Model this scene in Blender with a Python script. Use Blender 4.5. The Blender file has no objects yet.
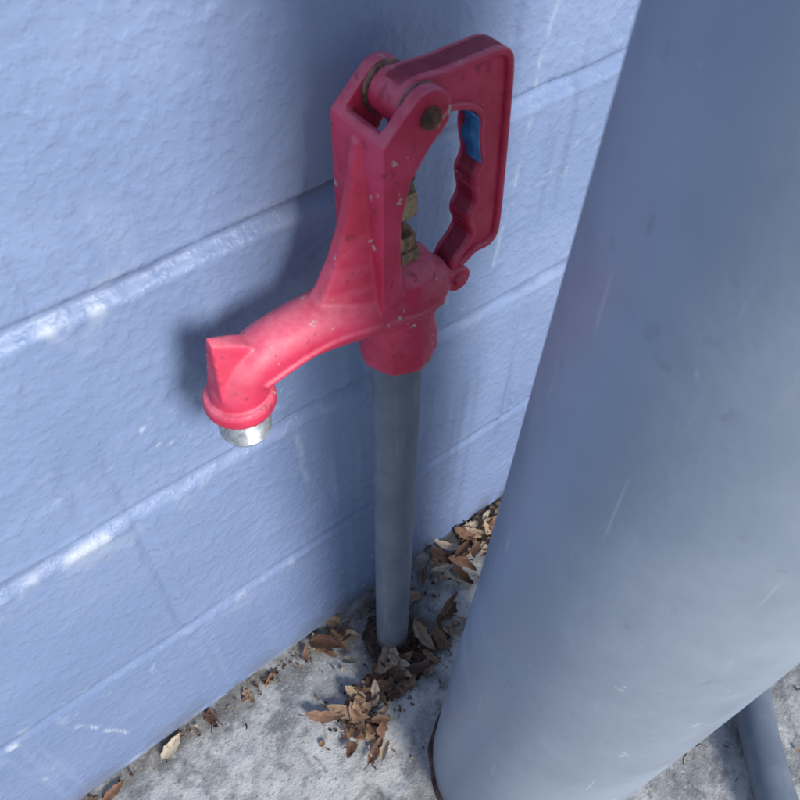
import bpy, bmesh, math, random
import numpy as np
from mathutils import Vector, Matrix, noise as mnoise
random.seed(7); np.random.seed(7)
S=bpy.context.scene
S.view_settings.view_transform='Standard'; S.view_settings.look='None'; S.view_settings.exposure=0
C=bpy.data.collections.new("scene"); S.collection.children.link(C)
WALL_Y=.3617; HX,HY=.244,.300

# ---------------- helpers
def vnoise(x,y,scale,seed=0,octaves=3):
    out=np.zeros_like(x); amp=1; tot=0
    for o in range(octaves):
        xs=x*scale+seed*.37; ys=y*scale+seed*.73
        xi=np.floor(xs).astype(np.int64); yi=np.floor(ys).astype(np.int64)
        fx=xs-xi; fy=ys-yi; fx=fx*fx*(3-2*fx); fy=fy*fy*(3-2*fy)
        def h(a,b):
            n=(a*374761393+b*668265263+(seed+o)*982451653)&0xffffffff
            n=((n^(n>>13))*1274126177)&0xffffffff
            n=n^(n>>16)
            return (n&0xffff)/65535.0
        v=(h(xi,yi)*(1-fx)+h(xi+1,yi)*fx)*(1-fy)+(h(xi,yi+1)*(1-fx)+h(xi+1,yi+1)*fx)*fy
        out+=amp*(v-.5)*2; tot+=amp; amp*=.55; scale*=2.03
    return out/tot
def sst(a,b,v):
    t=np.clip((v-a)/(b-a),0,1); return t*t*(3-2*t)
def mixc(f,c,d):
    f=np.clip(f,0,1)[...,None]; return c*(1-f)+np.array(d)*f
def link(o,parent=None):
    C.objects.link(o)
    if parent: o.parent=parent
    return o
def mesh_obj(name,verts,faces,mat=None,parent=None,smooth=True):
    m=bpy.data.meshes.new(name); m.from_pydata([tuple(v) for v in verts],[],faces); m.update()
    if smooth: m.polygons.foreach_set("use_smooth",[True]*len(m.polygons))
    if mat: m.materials.append(mat)
    return link(bpy.data.objects.new(name,m),parent)
def grid_mesh(name,P,mat,col,extra=None):
    ny,nx,_=P.shape
    idx=np.arange(nx*ny).reshape(ny,nx)
    F=np.stack([idx[:-1,:-1],idx[:-1,1:],idx[1:,1:],idx[1:,:-1]],-1).reshape(-1,4)
    V=P.reshape(-1,3); K=col.reshape(-1,3)
    if extra:
        ev,ef=extra; F=np.vstack([F,np.array(ef)+len(V)]); V=np.vstack([V,np.array(ev)]); K=np.vstack([K,np.tile(K.mean(0),(len(ev),1))])
    m=bpy.data.meshes.new(name)
    m.vertices.add(len(V)); m.vertices.foreach_set("co",V.astype(np.float32).ravel())
    m.loops.add(F.size); m.loops.foreach_set("vertex_index",F.ravel().astype(np.int32))
    m.polygons.add(len(F)); m.polygons.foreach_set("loop_start",np.arange(0,F.size,4,dtype=np.int32))
    m.polygons.foreach_set("loop_total",np.full(len(F),4,dtype=np.int32))
    m.update(calc_edges=True)
    m.polygons.foreach_set("use_smooth",[True]*len(m.polygons))
    a=m.attributes.new("col",'FLOAT_VECTOR','POINT'); a.data.foreach_set("vector",K.astype(np.float32).ravel())
    m.materials.append(mat)
    return link(bpy.data.objects.new(name,m))

class M:
    def __init__(s,name,rough=.5,metal=0,spec=.5):
        s.m=bpy.data.materials.new(name); s.m.use_nodes=True; s.nt=s.m.node_tree
        s.b=s.nt.nodes["Principled BSDF"]; s.b.inputs["Roughness"].default_value=rough
        s.b.inputs["Metallic"].default_value=metal; s.b.inputs["Specular IOR Level"].default_value=spec
        s.co=s.nt.nodes.new("ShaderNodeTexCoord").outputs["Object"]
    def n(s,t): return s.nt.nodes.new(t)
    def l(s,a,b): s.nt.links.new(a,b)
    def map(s,scale=(1,1,1),loc=(0,0,0),rot=(0,0,0)):
        n=s.n("ShaderNodeMapping"); n.inputs["Scale"].default_value=scale; n.inputs["Location"].default_value=loc
        n.inputs["Rotation"].default_value=rot
        s.l(s.co,n.inputs[0]); return n.outputs[0]
    def noise(s,scale,detail=3,rough=.6,vec=None):
        n=s.n("ShaderNodeTexNoise"); n.inputs["Scale"].default_value=scale; n.inputs["Detail"].default_value=detail
        n.inputs["Roughness"].default_value=rough
        s.l(vec or s.co,n.inputs["Vector"]); return n.outputs["Fac"]
    def ramp(s,f,a,b,lo=0.,hi=1.):
        n=s.n("ShaderNodeMapRange"); n.interpolation_type='SMOOTHSTEP'
        n.inputs[1].default_value=a; n.inputs[2].default_value=b; n.inputs[3].default_value=lo; n.inputs[4].default_value=hi
        s.l(f,n.inputs[0]); return n.outputs[0]
    def math(s,op,a,b=0.):
        n=s.n("ShaderNodeMath"); n.operation=op
        for i,v in enumerate((a,b)):
            if isinstance(v,(int,float)): n.inputs[i].default_value=v
            else: s.l(v,n.inputs[i])
        return n.outputs[0]
    def mix(s,f,a,b):
        n=s.n("ShaderNodeMix"); n.data_type='RGBA'
        if isinstance(f,(int,float)): n.inputs[0].default_value=f
        else: s.l(f,n.inputs[0])
        for i,v in ((6,a),(7,b)):
            if isinstance(v,tuple): n.inputs[i].default_value=(*v,1)
            else: s.l(v,n.inputs[i])
        return n.outputs[2]
    def attr(s,name,vec=True):
        n=s.n("ShaderNodeAttribute"); n.attribute_name=name; return n.outputs["Vector" if vec else "Fac"]
    def color(s,c): s.l(c,s.b.inputs["Base Color"])
    def rough(s,r): s.l(r,s.b.inputs["Roughness"])
    def bump(s,h,strength,dist,prev=None):
        n=s.n("ShaderNodeBump"); n.inputs["Strength"].default_value=strength; n.inputs["Distance"].default_value=dist
        s.l(h,n.inputs["Height"])
        if prev: s.l(prev,n.inputs["Normal"])
        s.l(n.outputs[0],s.b.inputs["Normal"]); return n.outputs[0]
    def xyz(s):
        n=s.n("ShaderNodeSeparateXYZ"); s.l(s.co,n.inputs[0]); return n.outputs

# ---------------- materials
w=M("painted_block",.46,0,.45)
w.color(w.attr("col"))
h=w.math('ADD',w.ramp(w.noise(130,2,.5),.42,.7),w.math('MULTIPLY',w.noise(330,1,.5),.35))
w.bump(h,.42,.0012)
g=M("concrete",.85,0,.3)
c=g.attr("col")
n1=g.noise(260,2,.65)
c=g.mix(g.ramp(n1,.60,.68,0,.55),c,(.12,.12,.12))
c=g.mix(g.ramp(n1,.40,.32,0,.40),c,(.62,.62,.61))
g.color(c); g.bump(n1,.7,.0018)

def red(name):
    r=M(name,.46,0,.45)
    n1=r.noise(24,3,.65); n2=r.noise(80,3,.7)
    c=r.mix(r.ramp(n1,.35,.65),(.56,.026,.075),(.68,.050,.125))
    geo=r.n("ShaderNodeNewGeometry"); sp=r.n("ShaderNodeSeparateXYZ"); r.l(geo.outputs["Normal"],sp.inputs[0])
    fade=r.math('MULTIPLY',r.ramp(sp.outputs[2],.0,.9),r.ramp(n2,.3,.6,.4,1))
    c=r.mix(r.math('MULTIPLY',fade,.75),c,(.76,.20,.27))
    c=r.mix(r.ramp(n2,.60,.70,0,.55),c,(.24,.025,.04))
    chip=r.ramp(r.noise(46,4,.75,r.map((1,1,1),(3.3,1.2,7.7))),.635,.660)
    c=r.mix(r.math('MULTIPLY',chip,.85),c,(.50,.47,.42))
    r.color(c); r.rough(r.ramp(n2,.3,.7,.38,.65))
    b=r.bump(n2,.35,.0010)
    return r.m
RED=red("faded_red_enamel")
p=M("grey_painted_pipe",.55,0,.4)
n1=p.noise(30,3,.6)
c=p.mix(p.ramp(n1,.35,.65),(.135,.165,.205),(.175,.205,.25))
px,py,pz=p.xyz()
c=p.mix(p.math('MULTIPLY',p.ramp(pz,.0,.05,1,0),p.ramp(p.noise(70,3,.7),.35,.6)),c,(.10,.05,.03))
c=p.mix(p.math('MULTIPLY',p.ramp(p.noise(1,3,.6,p.map((90,90,9))),.60,.72),.35),c,(.28,.31,.35))
p.color(c); p.bump(n1,.25,.0016)
PIPE=p.m
q=M("grey_painted_pole",.42,0,.45)
n1=q.noise(9,4,.65)
c=q.mix(q.ramp(n1,.35,.65),(.25,.305,.385),(.30,.355,.435))
sc=q.ramp(q.noise(1,2,.5,q.map((230,230,7),(0,0,0),(.5,.25,0))),.69,.73)
c=q.mix(q.math('MULTIPLY',sc,.5),c,(.52,.56,.62))
n2=q.noise(60,3,.7)
c=q.mix(q.ramp(n2,.70,.73,0,.6),c,(.55,.57,.60))
c=q.mix(q.ramp(n2,.36,.28,0,.35),c,(.17,.20,.26))
qx,qy,qz=q.xyz()
c=q.mix(q.math('MULTIPLY',q.ramp(qz,0,.03,1,0),q.ramp(n2,.4,.6)),c,(.13,.10,.08))
q.color(c); q.rough(q.ramp(n1,.3,.7,.32,.52))
q.bump(n2,.3,.0012)
POLE=q.m
def simple(name,c1,c2,rough,metal=0,ns=120,bs=.4):
    k=M(name,rough,metal); n=k.noise(ns,4,.7); k.color(k.mix(k.ramp(n,.38,.62),c1,c2)); k.bump(n,bs,.0010); return k.m
BRASS=simple("weathered_brass",(.20,.12,.07),(.48,.36,.20),.4,.6,45,.15)
RUST=simple("rusty_steel",(.06,.03,.022),(.20,.09,.045),.75,.1)
WASH=simple("worn_washer",(.12,.07,.05),(.33,.24,.19),.55,.2)
ZINC=simple("dull_zinc",(.20,.22,.25),(.38,.41,.44),.42,.4)
BLUE=simple("blue_tape",(.02,.14,.38),(.06,.28,.58),.5,0,60)
COND=simple("grey_conduit_plastic",(.13,.16,.21),(.165,.20,.25),.45,0,30,.2)
DIRT=simple("dark_soil",(.035,.022,.016),(.12,.075,.05),.95,0,150,1)
LF=M("dry_leaf",.65,0,.3)
cr=LF.n("ShaderNodeValToRGB"); LF.l(LF.attr("shade",False),cr.inputs[0])
e=cr.color_ramp.elements; e[0].position=0; e[0].color=(.05,.028,.02,1); e[1].position=1; e[1].color=(.56,.48,.37,1)
for pos,col in ((.25,(.13,.065,.042,1)),(.5,(.25,.145,.09,1)),(.75,(.38,.275,.18,1))):
    x=e.new(pos); x.color=col
n1=LF.noise(200,3,.7)
LF.color(LF.mix(LF.ramp(n1,.45,.7,0,.45),cr.outputs[0],(.08,.045,.03))); LF.bump(n1,.5,.001)

# ---------------- wall
xs=np.concatenate([np.linspace(-7,-.5,60)[:-1],np.arange(-.5,1.1,.0024),np.linspace(1.1,9,70)])
zf=np.arange(-.03,1.06,.0024)
zc=[]
for k in range(5,13):
    zj=k*.2032
    zc+= [zj+d for d in (-.1,-.05,-.011,-.008,-.005,-.002,0,.002,.005,.008,.011,.05)]
zs=np.unique(np.concatenate([zf,[z for z in zc if z>1.065],[2.44,2.55]]))
XX,ZZ=np.meshgrid(xs,zs)
zq=np.round(ZZ/.2032)
wob=vnoise(XX,ZZ,7,11,3)*.0022+vnoise(XX,ZZ,40,12,2)*.0010
dz=ZZ-zq*.2032+wob
cd=np.where(zq>=3,1.2,np.where(zq==2,.8,.5))
dep=np.exp(-(np.abs(dz)/.0062)**2.6)*.0070*cd*(.85+.4*vnoise(XX,ZZ,12,3,3))
course=np.floor(ZZ/.2032).astype(int)
off=np.where(course%2==0,.2476,.2476-.2032)
u=(XX-off)/.4064
dx=(u-np.round(u))*.4064+vnoise(XX,ZZ,9,21,3)*.002
vd=np.exp(-(np.abs(dx)/.0045)**2.2)*.0020*(.7+.9*vnoise(XX,ZZ,14,5,3))
lip=np.exp(-((np.abs(dx)-.0095)/.003)**2)*.0016*(sst(-.2,.3,vnoise(XX,ZZ,20,33,2)))
lipz=np.exp(-((np.abs(dz)-.0105)/.003)**2)*.0010*np.clip(.5+vnoise(XX,ZZ,18,35,2),0,1)
blk=vnoise(np.floor((XX-off)/.4064)*3.7,course*5.1,1,40,1)*.0012
peb=sst(.15,.7,vnoise(XX,ZZ,95,61,2))*.0008
surf=vnoise(XX,ZZ,5,50,3)*.0018+vnoise(XX,ZZ,45,60,2)*.0006-peb+sst(.45,.8,vnoise(XX,ZZ,150,67,1))*.0007*sst(0,.5,vnoise(XX,ZZ,9,68,2))
runs=sst(.35,.6,vnoise(XX,ZZ*.05,75,90,2))*sst(-.1,.4,vnoise(XX,ZZ,6,91,2))
YY=WALL_Y+np.maximum(dep,vd)-lip-lipz+surf+blk-runs*.0005
P=np.stack([XX,YY,ZZ],-1)
K=np.ones(XX.shape+(3,))*np.array((.205,.282,.465))
K=mixc(sst(-.3,.4,vnoise(XX,ZZ,6,101,4)),K,(.245,.325,.52))
K=mixc(runs*.40,K,(.36,.43,.59))
dr=sst(.2,.6,vnoise(XX,ZZ*.07,45,95,3))*sst(-.2,.4,vnoise(XX,ZZ,5,96,2))
K=mixc(dr*.55,K,(.11,.155,.27))
low_shade=sst(.62,.05,ZZ)
K=mixc(low_shade*.50,K,(.125,.18,.335))  # shade on the lower courses, put into the wall colour
leftm=.12+.88*sst(.3,-.02,XX)
nearj=np.exp(-(np.abs(np.abs(dz)-.008)/.005)**2)+.35*np.exp(-(np.abs(dz+.018)/.014)**2)
chalk=nearj*sst(.0,.4,vnoise(XX,ZZ,70,110,4)*.7+vnoise(XX,ZZ,14,111,2)*.6)*leftm
K=mixc(chalk*.65,K,(.52,.58,.66))
K=mixc(np.exp(-(dz/.0035)**2)*.5*sst(-.3,.3,vnoise(XX,ZZ,15,112,3)),K,(.11,.145,.24))
sp=sst(.50,.68,vnoise(XX,ZZ,130,120,2))*sst(.0,.4,vnoise(XX,ZZ,8,121,3))*(.3+.7*leftm)
K=mixc(sp*.6,K,(.55,.61,.70))
def scrape(x0,z0,x1,z1,wd,amt,K):
    L=math.hypot(x1-x0,z1-z0); tx,tz=(x1-x0)/L,(z1-z0)/L
    a=(XX-x0)*tx+(ZZ-z0)*tz; b=-(XX-x0)*tz+(ZZ-z0)*tx+vnoise(XX,ZZ,25,130,3)*.008
    m=np.exp(-(b/wd)**2)*sst(0,.01,a)*sst(L,L-.01,a)*sst(-.5,.2,vnoise(XX,ZZ,70,131,2))
    return mixc(m*amt,K,(.55,.61,.70))
K=scrape(-.075,.165,-.045,.075,.0016,.7,K)
K=scrape(.19,.40,.195,.30,.0025,.25,K)
K=scrape(.43,.70,.40,.45,.002,.35,K)
K=scrape(.345,.60,.35,.42,.002,.3,K)
gm=sst(.055,.0,ZZ)*sst(-.3,.3,vnoise(XX,ZZ,30,140,4))
K=mixc(gm*.6,K,(.12,.12,.13))
x0,x1,z1=-7,9,2.55
ev=[(x0,WALL_Y+.004,-.03),(x1,WALL_Y+.004,-.03),(x1,WALL_Y+.2,-.03),(x0,WALL_Y+.2,-.03),(x0,WALL_Y+.004,z1),(x1,WALL_Y+.004,z1),(x1,WALL_Y+.2,z1),(x0,WALL_Y+.2,z1)]
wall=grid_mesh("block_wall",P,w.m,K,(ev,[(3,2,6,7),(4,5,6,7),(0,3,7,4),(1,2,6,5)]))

# ---------------- ground
xs=np.concatenate([[-400,-100,-30,-10,-4,-1.5],np.arange(-.5,1.0,.0028),[1.5,4,10,30,100,400]])
ys=np.concatenate([[-400,-100,-30,-10,-4,-1.5],np.arange(-.35,.40,.0028),[1.5,4,10,30,100,400]])
XX,YY=np.meshgrid(xs,ys)
near=((np.abs(XX)<1.2)&(np.abs(YY)<.8)).astype(float)
rough_n=vnoise(XX,YY,60,72,4)
H=(vnoise(XX,YY,10,71,4)*.0028+rough_n*.0016)*near
def patch(x,y,a,b,seed): return np.clip(1.25-np.hypot((XX-x)/a,(YY-y)/b)+vnoise(XX,YY,25,seed,5)*.7,0,.25)/.25
pat=np.maximum(patch(.10,.225,.095,.05,75),patch(.33,.24,.07,.045,76))
H+=pat*.002*near
H-=np.exp(-(np.hypot(XX-HX,YY-HY)/.028)**4)*.012
G=np.ones(XX.shape+(3,))*np.array((.28,.285,.285))
G=mixc(sst(-.3,.4,vnoise(XX,YY,9,201,5)),G,(.38,.385,.38))
G=mixc(sst(.0,.35,vnoise(XX,YY,26,202,5))*.75,G,(.17,.175,.18))
G=mixc(sst(.05,.3,vnoise(XX,YY,40,203,5))*.7,G,(.52,.53,.52))
G=mixc(pat*.6,G,(.54,.54,.52))
G=mixc(sst(.3,.6,rough_n)*.30,G,(.62,.62,.61))
G=mixc(sst(.35,.5,vnoise(XX,YY,120,204,2))*.5,G,(.15,.15,.15))
crack=np.exp(-((vnoise(XX,YY,6,210,4)-.02)/.012)**2)*sst(0,.4,vnoise(XX,YY,4,211,2))
G=mixc(crack*.6,G,(.12,.11,.10)); H-=crack*.0015*near
st=sst(1.3,.4,np.hypot(XX-HX,YY-HY+.004)/.045+vnoise(XX,YY,40,205,4)*.6)
G=mixc(st*.85,G,(.085,.055,.04))
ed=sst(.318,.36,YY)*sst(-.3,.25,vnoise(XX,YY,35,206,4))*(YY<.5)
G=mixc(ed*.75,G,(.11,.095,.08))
grd=grid_mesh("concrete_ground",np.stack([XX,YY,H],-1),g.m,G)

# ---------------- generic solids
def lathe(name,prof,axis_pt,mat,parent,seg=48,axis='Z'):
    vs=[];fs=[]
    for r,h in prof:
        for i in range(seg):
            a=2*math.pi*i/seg
            if axis=='Z': vs.append((axis_pt[0]+r*math.cos(a),axis_pt[1]+r*math.sin(a),h))
            else: vs.append((axis_pt[0]+r*math.cos(a),h,axis_pt[2]+r*math.sin(a)))
    n=len(prof)
    for j in range(n-1):
        for i in range(seg): fs.append((j*seg+i,j*seg+(i+1)%seg,(j+1)*seg+(i+1)%seg,(j+1)*seg+i))
    fs.append(tuple(range(seg))[::-1]); fs.append(tuple((n-1)*seg+i for i in range(seg)))
    o=mesh_obj(name,vs,fs,mat,parent)
    bm=bmesh.new(); bm.from_mesh(o.data); bmesh.ops.recalc_face_normals(bm,faces=bm.faces); bm.to_mesh(o.data); bm.free()
    o.data.polygons.foreach_set("use_smooth",[True]*len(o.data.polygons))
    md=o.modifiers.new("es",'EDGE_SPLIT'); md.split_angle=math.radians(40)
    return o
def tube(path,radii,seg=32):
    vs=[];fs=[];pts=[Vector(p) for p in path]; prev=None
    for i,pnt in enumerate(pts):
        t=(pts[min(i+1,len(pts)-1)]-pts[max(i-1,0)]).normalized()
        a=t.orthogonal().normalized() if prev is None else (prev-t*prev.dot(t)).normalized()
        prev=a; b=t.cross(a)
        for k in range(seg):
            an=2*math.pi*k/seg; vs.append(pnt+(a*math.cos(an)+b*math.sin(an))*radii[i])
    for j in range(len(pts)-1):
        for k in range(seg): fs.append((j*seg+k,j*seg+(k+1)%seg,(j+1)*seg+(k+1)%seg,(j+1)*seg+k))
    fs.append(tuple(range(seg))[::-1]); fs.append(tuple((len(pts)-1)*seg+k for k in range(seg)))
    return vs,fs
def prism(poly,y0,y1):
    n=len(poly)
    vs=[(x,y0,z) for x,z in poly]+[(x,y1,z) for x,z in poly]
    fs=[tuple(range(n)),tuple(range(n,2*n))[::-1]]+[(i,n+i,n+(i+1)%n,(i+1)%n) for i in range(n)]
    return vs,fs
def smoothpath(pts,n=10):
    out=[]
    P=[np.array(p,float) for p in pts]; P=[2*P[0]-P[1]]+P+[2*P[-1]-P[-2]]
    for i in range(1,len(P)-2):
        for k in range(n):
            t=k/n; a,b,c,d=P[i-1:i+3]
            out.append(.5*((2*b)+(-a+c)*t+(2*a-5*b+4*c-d)*t*t+(-a+3*b-3*c+d)*t**3))
    out.append(P[-2]); return out

# ---------------- yard hydrant
hyd=bpy.data.objects.new("yard_hydrant",None); link(hyd)
lathe("standpipe",[(.0183,-.02),(.0183,.515)],(HX,HY,0),PIPE,hyd,64)
bm=bmesh.new()
def add(vf):
    vs,fs=vf; b=[bm.verts.new((v[0]+HX,v[1]+HY,v[2])) for v in vs]
    for f in fs:
        try: bm.faces.new([b[i] for i in f])
        except ValueError: pass
def cyl(r,p0,p1,seg=32,r2=None): add(tube([p0,p1],[r,r2 or r],seg))
def hull(pts):
    h=bmesh.new()
    for v in pts: h.verts.new(v)
    bmesh.ops.convex_hull(h,input=h.verts)
    used=[v for v in h.verts if v.link_faces]; mp={v:i for i,v in enumerate(used)}
    add(([tuple(v.co) for v in used],[tuple(mp[v] for v in f.verts) for f in h.faces])); h.free()
add(tube([(0,0,.512),(0,0,.534),(0,0,.542),(0,0,.588),(0,0,.594),(0,0,.598)],[.0262,.0268,.0250,.0240,.020,.013],32))
add(tube([(0,0,.510),(0,0,.5165),(0,0,.532)],[.0262,.028,.0275],8))
sp=smoothpath([(.034,0,.560,.014),(.020,0,.563,.0215),(0,0,.566,.0245),(-.035,0,.573,.0215),(-.070,0,.577,.0187),(-.097,0,.576,.0178),(-.113,0,.569,.0175),(-.1205,0,.558,.0178),(-.122,0,.548,.0185)],6)
add(tube([s[:3] for s in sp],[s[3] for s in sp],36))
cyl(.0213,(-.122,0,.543),(-.122,0,.554),40); cyl(.0223,(-.122,0,.5455),(-.122,0,.5515),40)
hull([(-.137,-.0090,.562),(-.137,.0090,.562),(-.100,.009,.583),(-.100,-.009,.583),(-.1325,-.0015,.6015),(-.1325,.0045,.6045),(-.125,.0045,.5975),(-.116,.0050,.5955),(-.116,-.0045,.5945)])
for s in(-1,1):
    pth=smoothpath([(-.112,s*.0172,.5675),(-.07,s*.0183,.5745),(-.035,s*.0212,.570),(0,s*.0243,.563),(.022,s*.0205,.560)],5)
    add(tube(pth,[.0022]*len(pth),8))
pl=[(-.030,.57),(-.0295,.695),(-.0265,.699),(-.0205,.696),(-.019,.64),(-.012,.585)]
add(prism(pl,-.0225,.0225))
def arc(cx,cz,r,a0,a1,n=12):
    return [(cx+r*math.cos(math.radians(a0+(a1-a0)*i/n)),cz+r*math.sin(math.radians(a0+(a1-a0)*i/n))) for i in range(n+1)]
ear=[(-.030,.585),(-.0297,.696)]+arc(0,.7025,.0150,128,-40,16)+[(.002,.685),(-.011,.668),(-.0165,.645),(-.0165,.59)]
add(prism(ear[::-1],.0150,.0232)); add(prism(ear[::-1],-.0232,-.0150))
secs=[(.574,-.080,.021,.010),(.588,-.0685,.0195,.0070),(.600,-.0595,.0180,.0056),(.615,-.0510,.0160,.0048),(.635,-.0435,.0140,.0040),(.660,-.0370,.0115,.0032),(.690,-.0318,.0080,.0025)]
vs=[];fs=[]
for z,xr,w0,w1 in secs: vs+=[(-.022,-w0,z),(-.022,w0,z),(xr,w1,z),(xr,-w1,z)]
for j in range(len(secs)-1):
    for k in range(4): fs.append((j*4+k,j*4+(k+1)%4,(j+1)*4+(k+1)%4,(j+1)*4+k))
fs+=[(3,2,1,0),tuple(len(secs)*4-4+k for k in range(4))]
add((vs,fs))
cyl(.0095,(.043,-.0125,.560),(.043,.0125,.560),28)
add(prism([(.015,.548),(.015,.574),(.043,.569),(.043,.551)],-.009,.009))
bmesh.ops.recalc_face_normals(bm,faces=bm.faces)
me=bpy.data.meshes.new("cast_head"); bm.to_mesh(me); bm.free(); me.materials.append(RED)
head=link(bpy.data.objects.new("cast_head",me),hyd)
r=head.modifiers.new("r",'REMESH'); r.mode='VOXEL'; r.voxel_size=.0010; r.use_smooth_shade=True
s=head.modifiers.new("s",'SMOOTH'); s.factor=.5; s.iterations=6
# handle
def offs(poly,d):
    n=len(poly); out=[]
    area=sum(poly[i][0]*poly[(i+1)%n][1]-poly[(i+1)%n][0]*poly[i][1] for i in range(n))
    sg=1 if area>0 else -1
    for i in range(n):
        a=np.array(poly[i-1]);c=np.array(poly[(i+1)%n]); t=c-a; t=t/np.linalg.norm(t)
        out.append(tuple(np.array(poly[i])+np.array([t[1],-t[0]])*sg*d))
    return out
def closed(pts,n=8):
    P=[np.array(p,float) for p in pts]; N=len(P); out=[]
    for i in range(N):
        a,b,c,d=P[i-1],P[i],P[(i+1)%N],P[(i+2)%N]
        for k in range(n):
            t=k/n; out.append(tuple(.5*((2*b)+(-a+c)*t+(2*a-5*b+4*c-d)*t*t+(-a+3*b-3*c+d)*t**3)))
    return out
outer=closed([(-.006,.7140),(.004,.7165),(.022,.7150),(.045,.7150),(.060,.7145),(.0690,.7100),(.0725,.700),(.0748,.67),(.0770,.63),(.0785,.593),(.0770,.5795),(.0700,.5735),(.0590,.5735),(.0500,.5690),(.0420,.5660),(.0375,.5690),(.0400,.5770),(.0480,.5850),(.0520,.5930),(.0490,.6010),(.0488,.6080),(.0530,.6170),(.0508,.6280),(.0500,.6360),(.0538,.6460),(.0515,.6560),(.0497,.6660),(.0495,.6750),(.0430,.6830),(.0300,.6880),(.0160,.6900),(.0050,.6890),(-.008,.6930),(-.012,.7030)],6)
def band(name,spl,ext,bev,mat):
    cu=bpy.data.curves.new(name,'CURVE'); cu.dimensions='2D'; cu.fill_mode='BOTH'; cu.extrude=ext-bev; cu.bevel_depth=bev; cu.bevel_resolution=3; cu.offset=-bev
    for pts in spl:
        sp_=cu.splines.new('POLY'); sp_.points.add(len(pts)-1); sp_.use_cyclic_u=True
        for q_,(x,z) in zip(sp_.points,pts): q_.co=(x,z,0,1)
    cu.materials.append(mat)
    o=link(bpy.data.objects.new(name,cu),hyd)
    o.matrix_world=Matrix.Translation((HX,HY,0))@Matrix.Rotation(math.radians(90),4,'X')
    return o
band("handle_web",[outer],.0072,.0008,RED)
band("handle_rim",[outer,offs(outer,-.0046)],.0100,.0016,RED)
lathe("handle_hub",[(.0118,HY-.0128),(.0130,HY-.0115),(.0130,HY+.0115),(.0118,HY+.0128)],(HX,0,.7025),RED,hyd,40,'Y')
for i,y in enumerate((-.0139,.0139)):
    lathe("hub_washer_%d"%(i+1),[(.0138,HY+y-.0010),(.0148,HY+y-.0005),(.0148,HY+y+.0005),(.0138,HY+y+.0010)],(HX,0,.7025),WASH,hyd,40,'Y')
lathe("pivot_bolt",[(.0052,HY-.0262),(.0062,HY-.0252),(.0066,HY-.0225),(.0050,HY-.022),(.0050,HY+.0225),(.0072,HY+.0230),(.0072,HY+.0275),(.0055,HY+.0285)],(HX,0,.7025),RUST,hyd,24,'Y')
lathe("packing_nut",[(.0135,.594),(.0135,.603),(.0125,.6055),(.0090,.6065)],(HX,HY,0),BRASS,hyd,6)
lathe("packing_gland",[(.0100,.605),(.0100,.613),(.0085,.615),(.0062,.6155)],(HX,HY,0),BRASS,hyd,32)
lathe("operating_rod",[(.0048,.60),(.0048,.690)],(HX,HY,0),BRASS,hyd,24)
lathe("rod_clevis_nut",[(.0105,.630),(.0112,.632),(.0112,.644),(.0100,.646)],(HX,HY,0),BRASS,hyd,6)
v_,f_=prism([(HX-.006,.652),(HX+.006,.652),(HX+.008,.692),(HX-.004,.692)],HY-.006,HY+.006)
mesh_obj("rod_strap",v_,f_,RUST,hyd,False)
lathe("lug_bolt",[(.0045,HY-.0150),(.0048,HY-.0145),(.0048,HY+.0145),(.0045,HY+.0150)],(HX+.043,0,.560),RED,hyd,24,'Y')
prof=[(.0152,.546)]
z=.541
for i in range(8):
    prof+=[(.0166,z),(.0152,z-.0014)]; z-=.0029
prof+=[(.0152,z),(.0144,z-.0012),(.0120,z-.0010),(.0112,z+.006)]
lathe("hose_outlet",prof,(HX-.122,HY,0),ZINC,hyd,48)
tp=smoothpath([(a,b,0) for a,b in [(.0425,.6830),(.0490,.6755),(.0492,.6660),(.0513,.6560),(.0534,.6460)]],6)
vs=[];fs=[]
for i,pt in enumerate(tp):
    wv=.0018*math.sin(i*.5)
    for yy in (-.0106,.0030+wv): vs.append((HX+pt[0]-.0010,HY+yy,pt[1]))
for i in range(len(tp)-1): fs.append((2*i,2*i+1,2*i+3,2*i+2))
bt=mesh_obj("blue_tape",vs,fs,BLUE,hyd); md=bt.modifiers.new("s",'SOLIDIFY'); md.thickness=.0010
vs=[];fs=[];n=90
for j in range(10):
    for i in range(n):
        a=2*math.pi*i/n; rr=.017+.019*j/9
        k=mnoise.noise(Vector((math.cos(a)*2.5,math.sin(a)*2.5,j*.4)))
        k2=mnoise.noise(Vector((math.cos(a)*rr*500,math.sin(a)*rr*500,3)))
        rr*=1+.18*k*(j/9)
        hh=(1-j/9)*.004+.0015*math.sin(j/9*math.pi)+.0018*k2-(.007 if j==9 else 0)
        vs.append((HX+rr*math.cos(a),HY+rr*math.sin(a),hh))
for j in range(9):
    for i in range(n): fs.append((j*n+i,j*n+(i+1)%n,(j+1)*n+(i+1)%n,(j+1)*n+i))
mesh_obj("soil_collar",vs,fs,DIRT,hyd)

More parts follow.
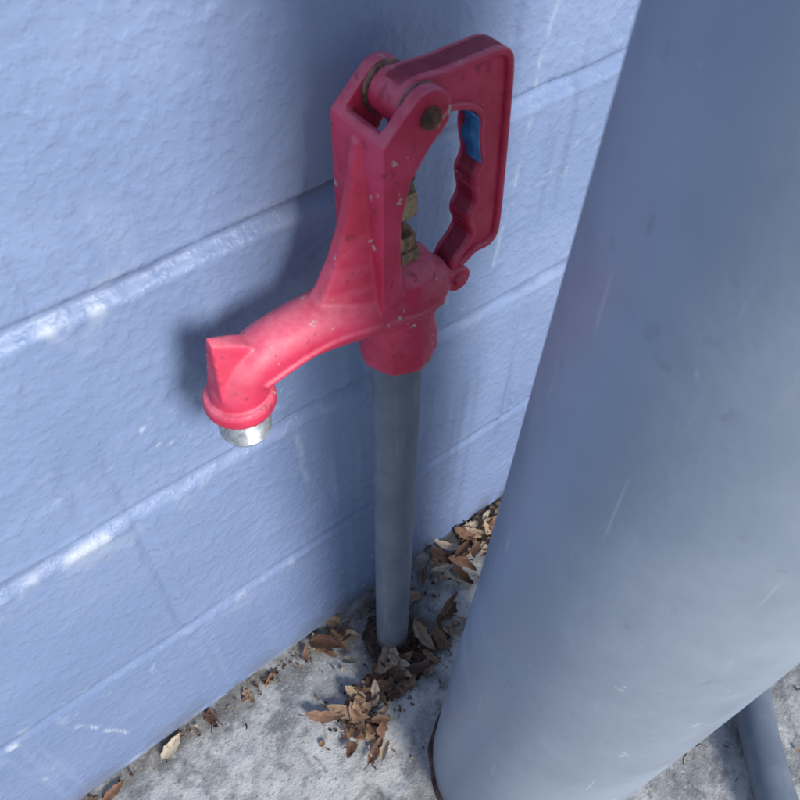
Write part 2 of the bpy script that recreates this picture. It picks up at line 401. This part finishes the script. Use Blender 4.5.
# ---------------- big pole
pole=bpy.data.objects.new("metal_pole",None); link(pole)
cx,cy,R=.269,.1075,.0948
LX,LY=.004,-.041
vs=[];fs=[];seg=160;hs=list(np.linspace(-.02,2.4,200))
for z in hs:
    for i in range(seg):
        a=2*math.pi*i/seg
        d=mnoise.noise(Vector((math.cos(a)*.9,math.sin(a)*.9,z*3.0)))*.0014
        vs.append((cx+(R+d)*math.cos(a)+z*LX,cy+(R+d)*math.sin(a)+z*LY,z))
for j in range(len(hs)-1):
    for i in range(seg): fs.append((j*seg+i,j*seg+(i+1)%seg,(j+1)*seg+(i+1)%seg,(j+1)*seg+i))
mesh_obj("pole_shaft",vs,fs,POLE,pole)
lathe("pole_cap",[(R+.004,2.36),(R+.006,2.365),(R+.006,2.40),(R*.85,2.425),(R*.4,2.44),(.005,2.445)],(cx+2.4*LX,cy+2.4*LY,0),POLE,pole,96)
vs=[];fs=[];n=120
for j in range(6):
    for i in range(n):
        a=2*math.pi*i/n; k=mnoise.noise(Vector((math.cos(a)*4,math.sin(a)*4,j*.3)))
        rr=R-.001+(.006*(1+.5*k))*j/5; vs.append((cx+rr*math.cos(a),cy+rr*math.sin(a),.006*(1-(j/5)**2)*(1+.5*k)-.003*(j==5)))
for j in range(5):
    for i in range(n): fs.append((j*n+i,j*n+(i+1)%n,(j+1)*n+(i+1)%n,(j+1)*n+i))
mesh_obj("base_sealant",vs,fs,DIRT,pole)

# ---------------- conduit
cp=smoothpath([(.80,.372,.10),(.795,.33,.098),(.78,.27,.07),(.725,.19,.027),(.64,.11,.0215),(.546,.022,.0215),(.477,-.048,.0215),(.426,-.13,.0215),(.391,-.30,.0215),(.41,-.60,.0215),(.50,-1.3,.0215)],10)
v_,f_=tube(cp,[.0205]*len(cp),40)
mesh_obj("conduit_pipe",v_,f_,COND)

# ---------------- leaves
LV=[];LFc=[];SH=[]
def leaf(x,y,z,L,W,yaw,pitch,roll,curl,shade,frag=1.0):
    b=len(LV); n=9
    Mx=Matrix.Translation((x,y,z))@Matrix.Rotation(yaw,4,'Z')@Matrix.Rotation(pitch,4,'Y')@Matrix.Rotation(roll,4,'X')
    fold=random.uniform(.05,.6); tw=random.uniform(-.9,.9); bend=random.uniform(-.3,.3); ph=random.random()*6
    for i in range(n):
        t=i/(n-1)*frag
        wd=W*.5*(math.sin(math.pi*min(1,t**.8))**.75 if 0<t<1 else 0.03)*(1+.16*math.sin(t*19+ph))
        if i==n-1 and frag<1: wd*=.7
        xx=(t-.5)*L; zz=curl*L*(t-.5)**2*2; yy=bend*L*(t-.5)**2
        for k,sgn in enumerate((-1,-.5,0,.5,1)):
            w_=wd*sgn; a=tw*(t-.5)
            zz2=zz+abs(w_)*fold+w_*math.sin(a)*.8+.0006*math.sin(t*25+sgn*4+ph)
            LV.append(Mx@Vector((xx,yy+w_*math.cos(a),zz2))); SH.append(shade+random.uniform(-.08,.08)-(.1 if k==2 else 0))
    for i in range(n-1):
        for k in range(4):
            q_=b+i*5+k; LFc.append((q_,q_+1,q_+6,q_+5))
    if frag==1 and L>.012 and random.random()<.5:
        s=len(LV)
        for (xx,r_) in ((-.5*L,.0006),(-.5*L-.008,.0005)):
            for (yy,zz) in ((r_,0),(-r_,0),(0,r_*1.6)):
                LV.append(Mx@Vector((xx,yy+ (0 if xx>-.5*L-.001 else .002),zz+curl*L*.5))); SH.append(.2)
        for a in range(3): LFc.append((s+a,s+(a+1)%3,s+3+(a+1)%3,s+3+a))
def cluster(cx_,cy_,sx,sy,n,rot=0,zmax=.012,Lr=(.018,.042)):
    for _ in range(n):
        a=random.gauss(0,1)*sx; b_=random.gauss(0,1)*sy
        x=cx_+a*math.cos(rot)-b_*math.sin(rot); y=cy_+a*math.sin(rot)+b_*math.cos(rot)
        if y>WALL_Y-.008: y=WALL_Y-.008-random.random()*.02
        if math.hypot(x-cx,y-cy)<R+.010: continue
        if math.hypot(x-HX,y-HY)<.026: continue
        L=random.uniform(*Lr); fr=1.0 if random.random()<.65 else random.uniform(.35,.7)
        leaf(x,y,.003+random.random()**1.5*zmax,L,L*random.uniform(.24,.46),random.uniform(0,6.28),random.gauss(0,.16),random.gauss(0,.35),random.uniform(-.25,.6),random.choice((.15,.25,.35,.45,.55,.6,.7,.8,.95)),fr)
def crumbs(cx_,cy_,sx,sy,n):
    for _ in range(n):
        x=random.gauss(cx_,sx); y=min(random.gauss(cy_,sy),WALL_Y-.004-random.random()*.006)
        if math.hypot(x-cx,y-cy)<R+.004: continue
        L=random.uniform(.003,.010); leaf(x,y,.002+random.random()*.003,L,L*random.uniform(.2,.8),random.uniform(0,6.28),random.gauss(0,.3),random.gauss(0,.5),random.uniform(-.3,.5),random.choice((.1,.25,.4,.6,.85)),random.choice((1,.6)))
cluster(.222,.256,.026,.012,34,-.1,.014,(.022,.044))
cluster(.172,.258,.016,.010,22,.4,.012,(.022,.044))
cluster(.155,.226,.008,.016,14,.1,.010)
cluster(.285,.268,.020,.016,20,0,.012)
cluster(.190,.338,.020,.010,12,0,.008)
cluster(.275,.335,.018,.010,12,0,.008)
cluster(.395,.340,.038,.011,46,0,.014)
cluster(.46,.318,.030,.014,20,0,.012)
cluster(.60,.33,.10,.015,36,0,.012)
cluster(.09,.350,.05,.004,3,0,.004,(.015,.025))
leaf(-.021,.350,.004,.032,.013,.4,0,.2,.2,1.0)
leaf(.028,.352,.004,.020,.008,1.2,0,.2,.2,.3)
leaf(-.09,.348,.004,.028,.010,.2,0,.2,.2,.4)
leaf(.415,.010,.005,.030,.012,.9,0,.2,.3,.3); leaf(.425,.004,.006,.022,.010,2.2,0,.2,.3,.15)
leaf(.128,.272,.008,.045,.012,-.7,0,.3,.3,.45); leaf(.150,.258,.010,.052,.014,-.95,-.1,.2,.25,.65)
crumbs(.22,.260,.045,.015,200); crumbs(.165,.24,.022,.022,70); crumbs(.42,.335,.07,.016,160)
crumbs(.18,.347,.09,.006,90); crumbs(0,.353,.12,.003,40); crumbs(.45,-.0,.08,.08,16)
crumbs(.2,.27,.12,.06,16); crumbs(.65,.33,.1,.02,60)
lm=bpy.data.meshes.new("dry_leaves"); lm.from_pydata([tuple(v) for v in LV],[],LFc); lm.update()
at=lm.attributes.new("shade",'FLOAT','POINT'); at.data.foreach_set("value",np.clip(np.array(SH),0,1).astype(np.float32))
lm.polygons.foreach_set("use_smooth",[True]*len(lm.polygons)); lm.materials.append(LF.m)
link(bpy.data.objects.new("dry_leaves",lm))

# ---------------- camera
cam=bpy.data.cameras.new("camera"); co=bpy.data.objects.new("camera",cam); link(co)
cam.sensor_width=36; cam.lens=36.72; cam.clip_start=.01; cam.clip_end=2000
R_=Vector((.782,-.623,.0143)).normalized(); B_=Vector((-.399,-.483,.780)); B_=(B_-R_*B_.dot(R_)).normalized(); U_=B_.cross(R_)
co.matrix_world=Matrix(((R_.x,U_.x,B_.x,0),(R_.y,U_.y,B_.y,0),(R_.z,U_.z,B_.z,.934),(0,0,0,1)))
cam.dof.use_dof=True; cam.dof.focus_distance=.70; cam.dof.aperture_fstop=15
S.camera=co
# ---------------- light
el=math.radians(33); az=math.radians(-92)
dirv=Vector((math.cos(el)*math.cos(az),math.cos(el)*math.sin(az),math.sin(el)))
W=bpy.data.worlds.new("World"); S.world=W; W.use_nodes=True; nt=W.node_tree
sky=nt.nodes.new("ShaderNodeTexSky"); sky.sky_type='NISHITA'; sky.sun_disc=False
sky.sun_elevation=el; sky.sun_rotation=math.pi/2-az
nt.links.new(sky.outputs[0],nt.nodes["Background"].inputs[0]); nt.nodes["Background"].inputs[1].default_value=.115
sl=bpy.data.lights.new("sun",'SUN'); sl.energy=3.8; sl.angle=math.radians(16); sl.color=(1,.97,.94)
so=link(bpy.data.objects.new("sun",sl)); so.rotation_euler=dirv.to_track_quat('Z','Y').to_euler()
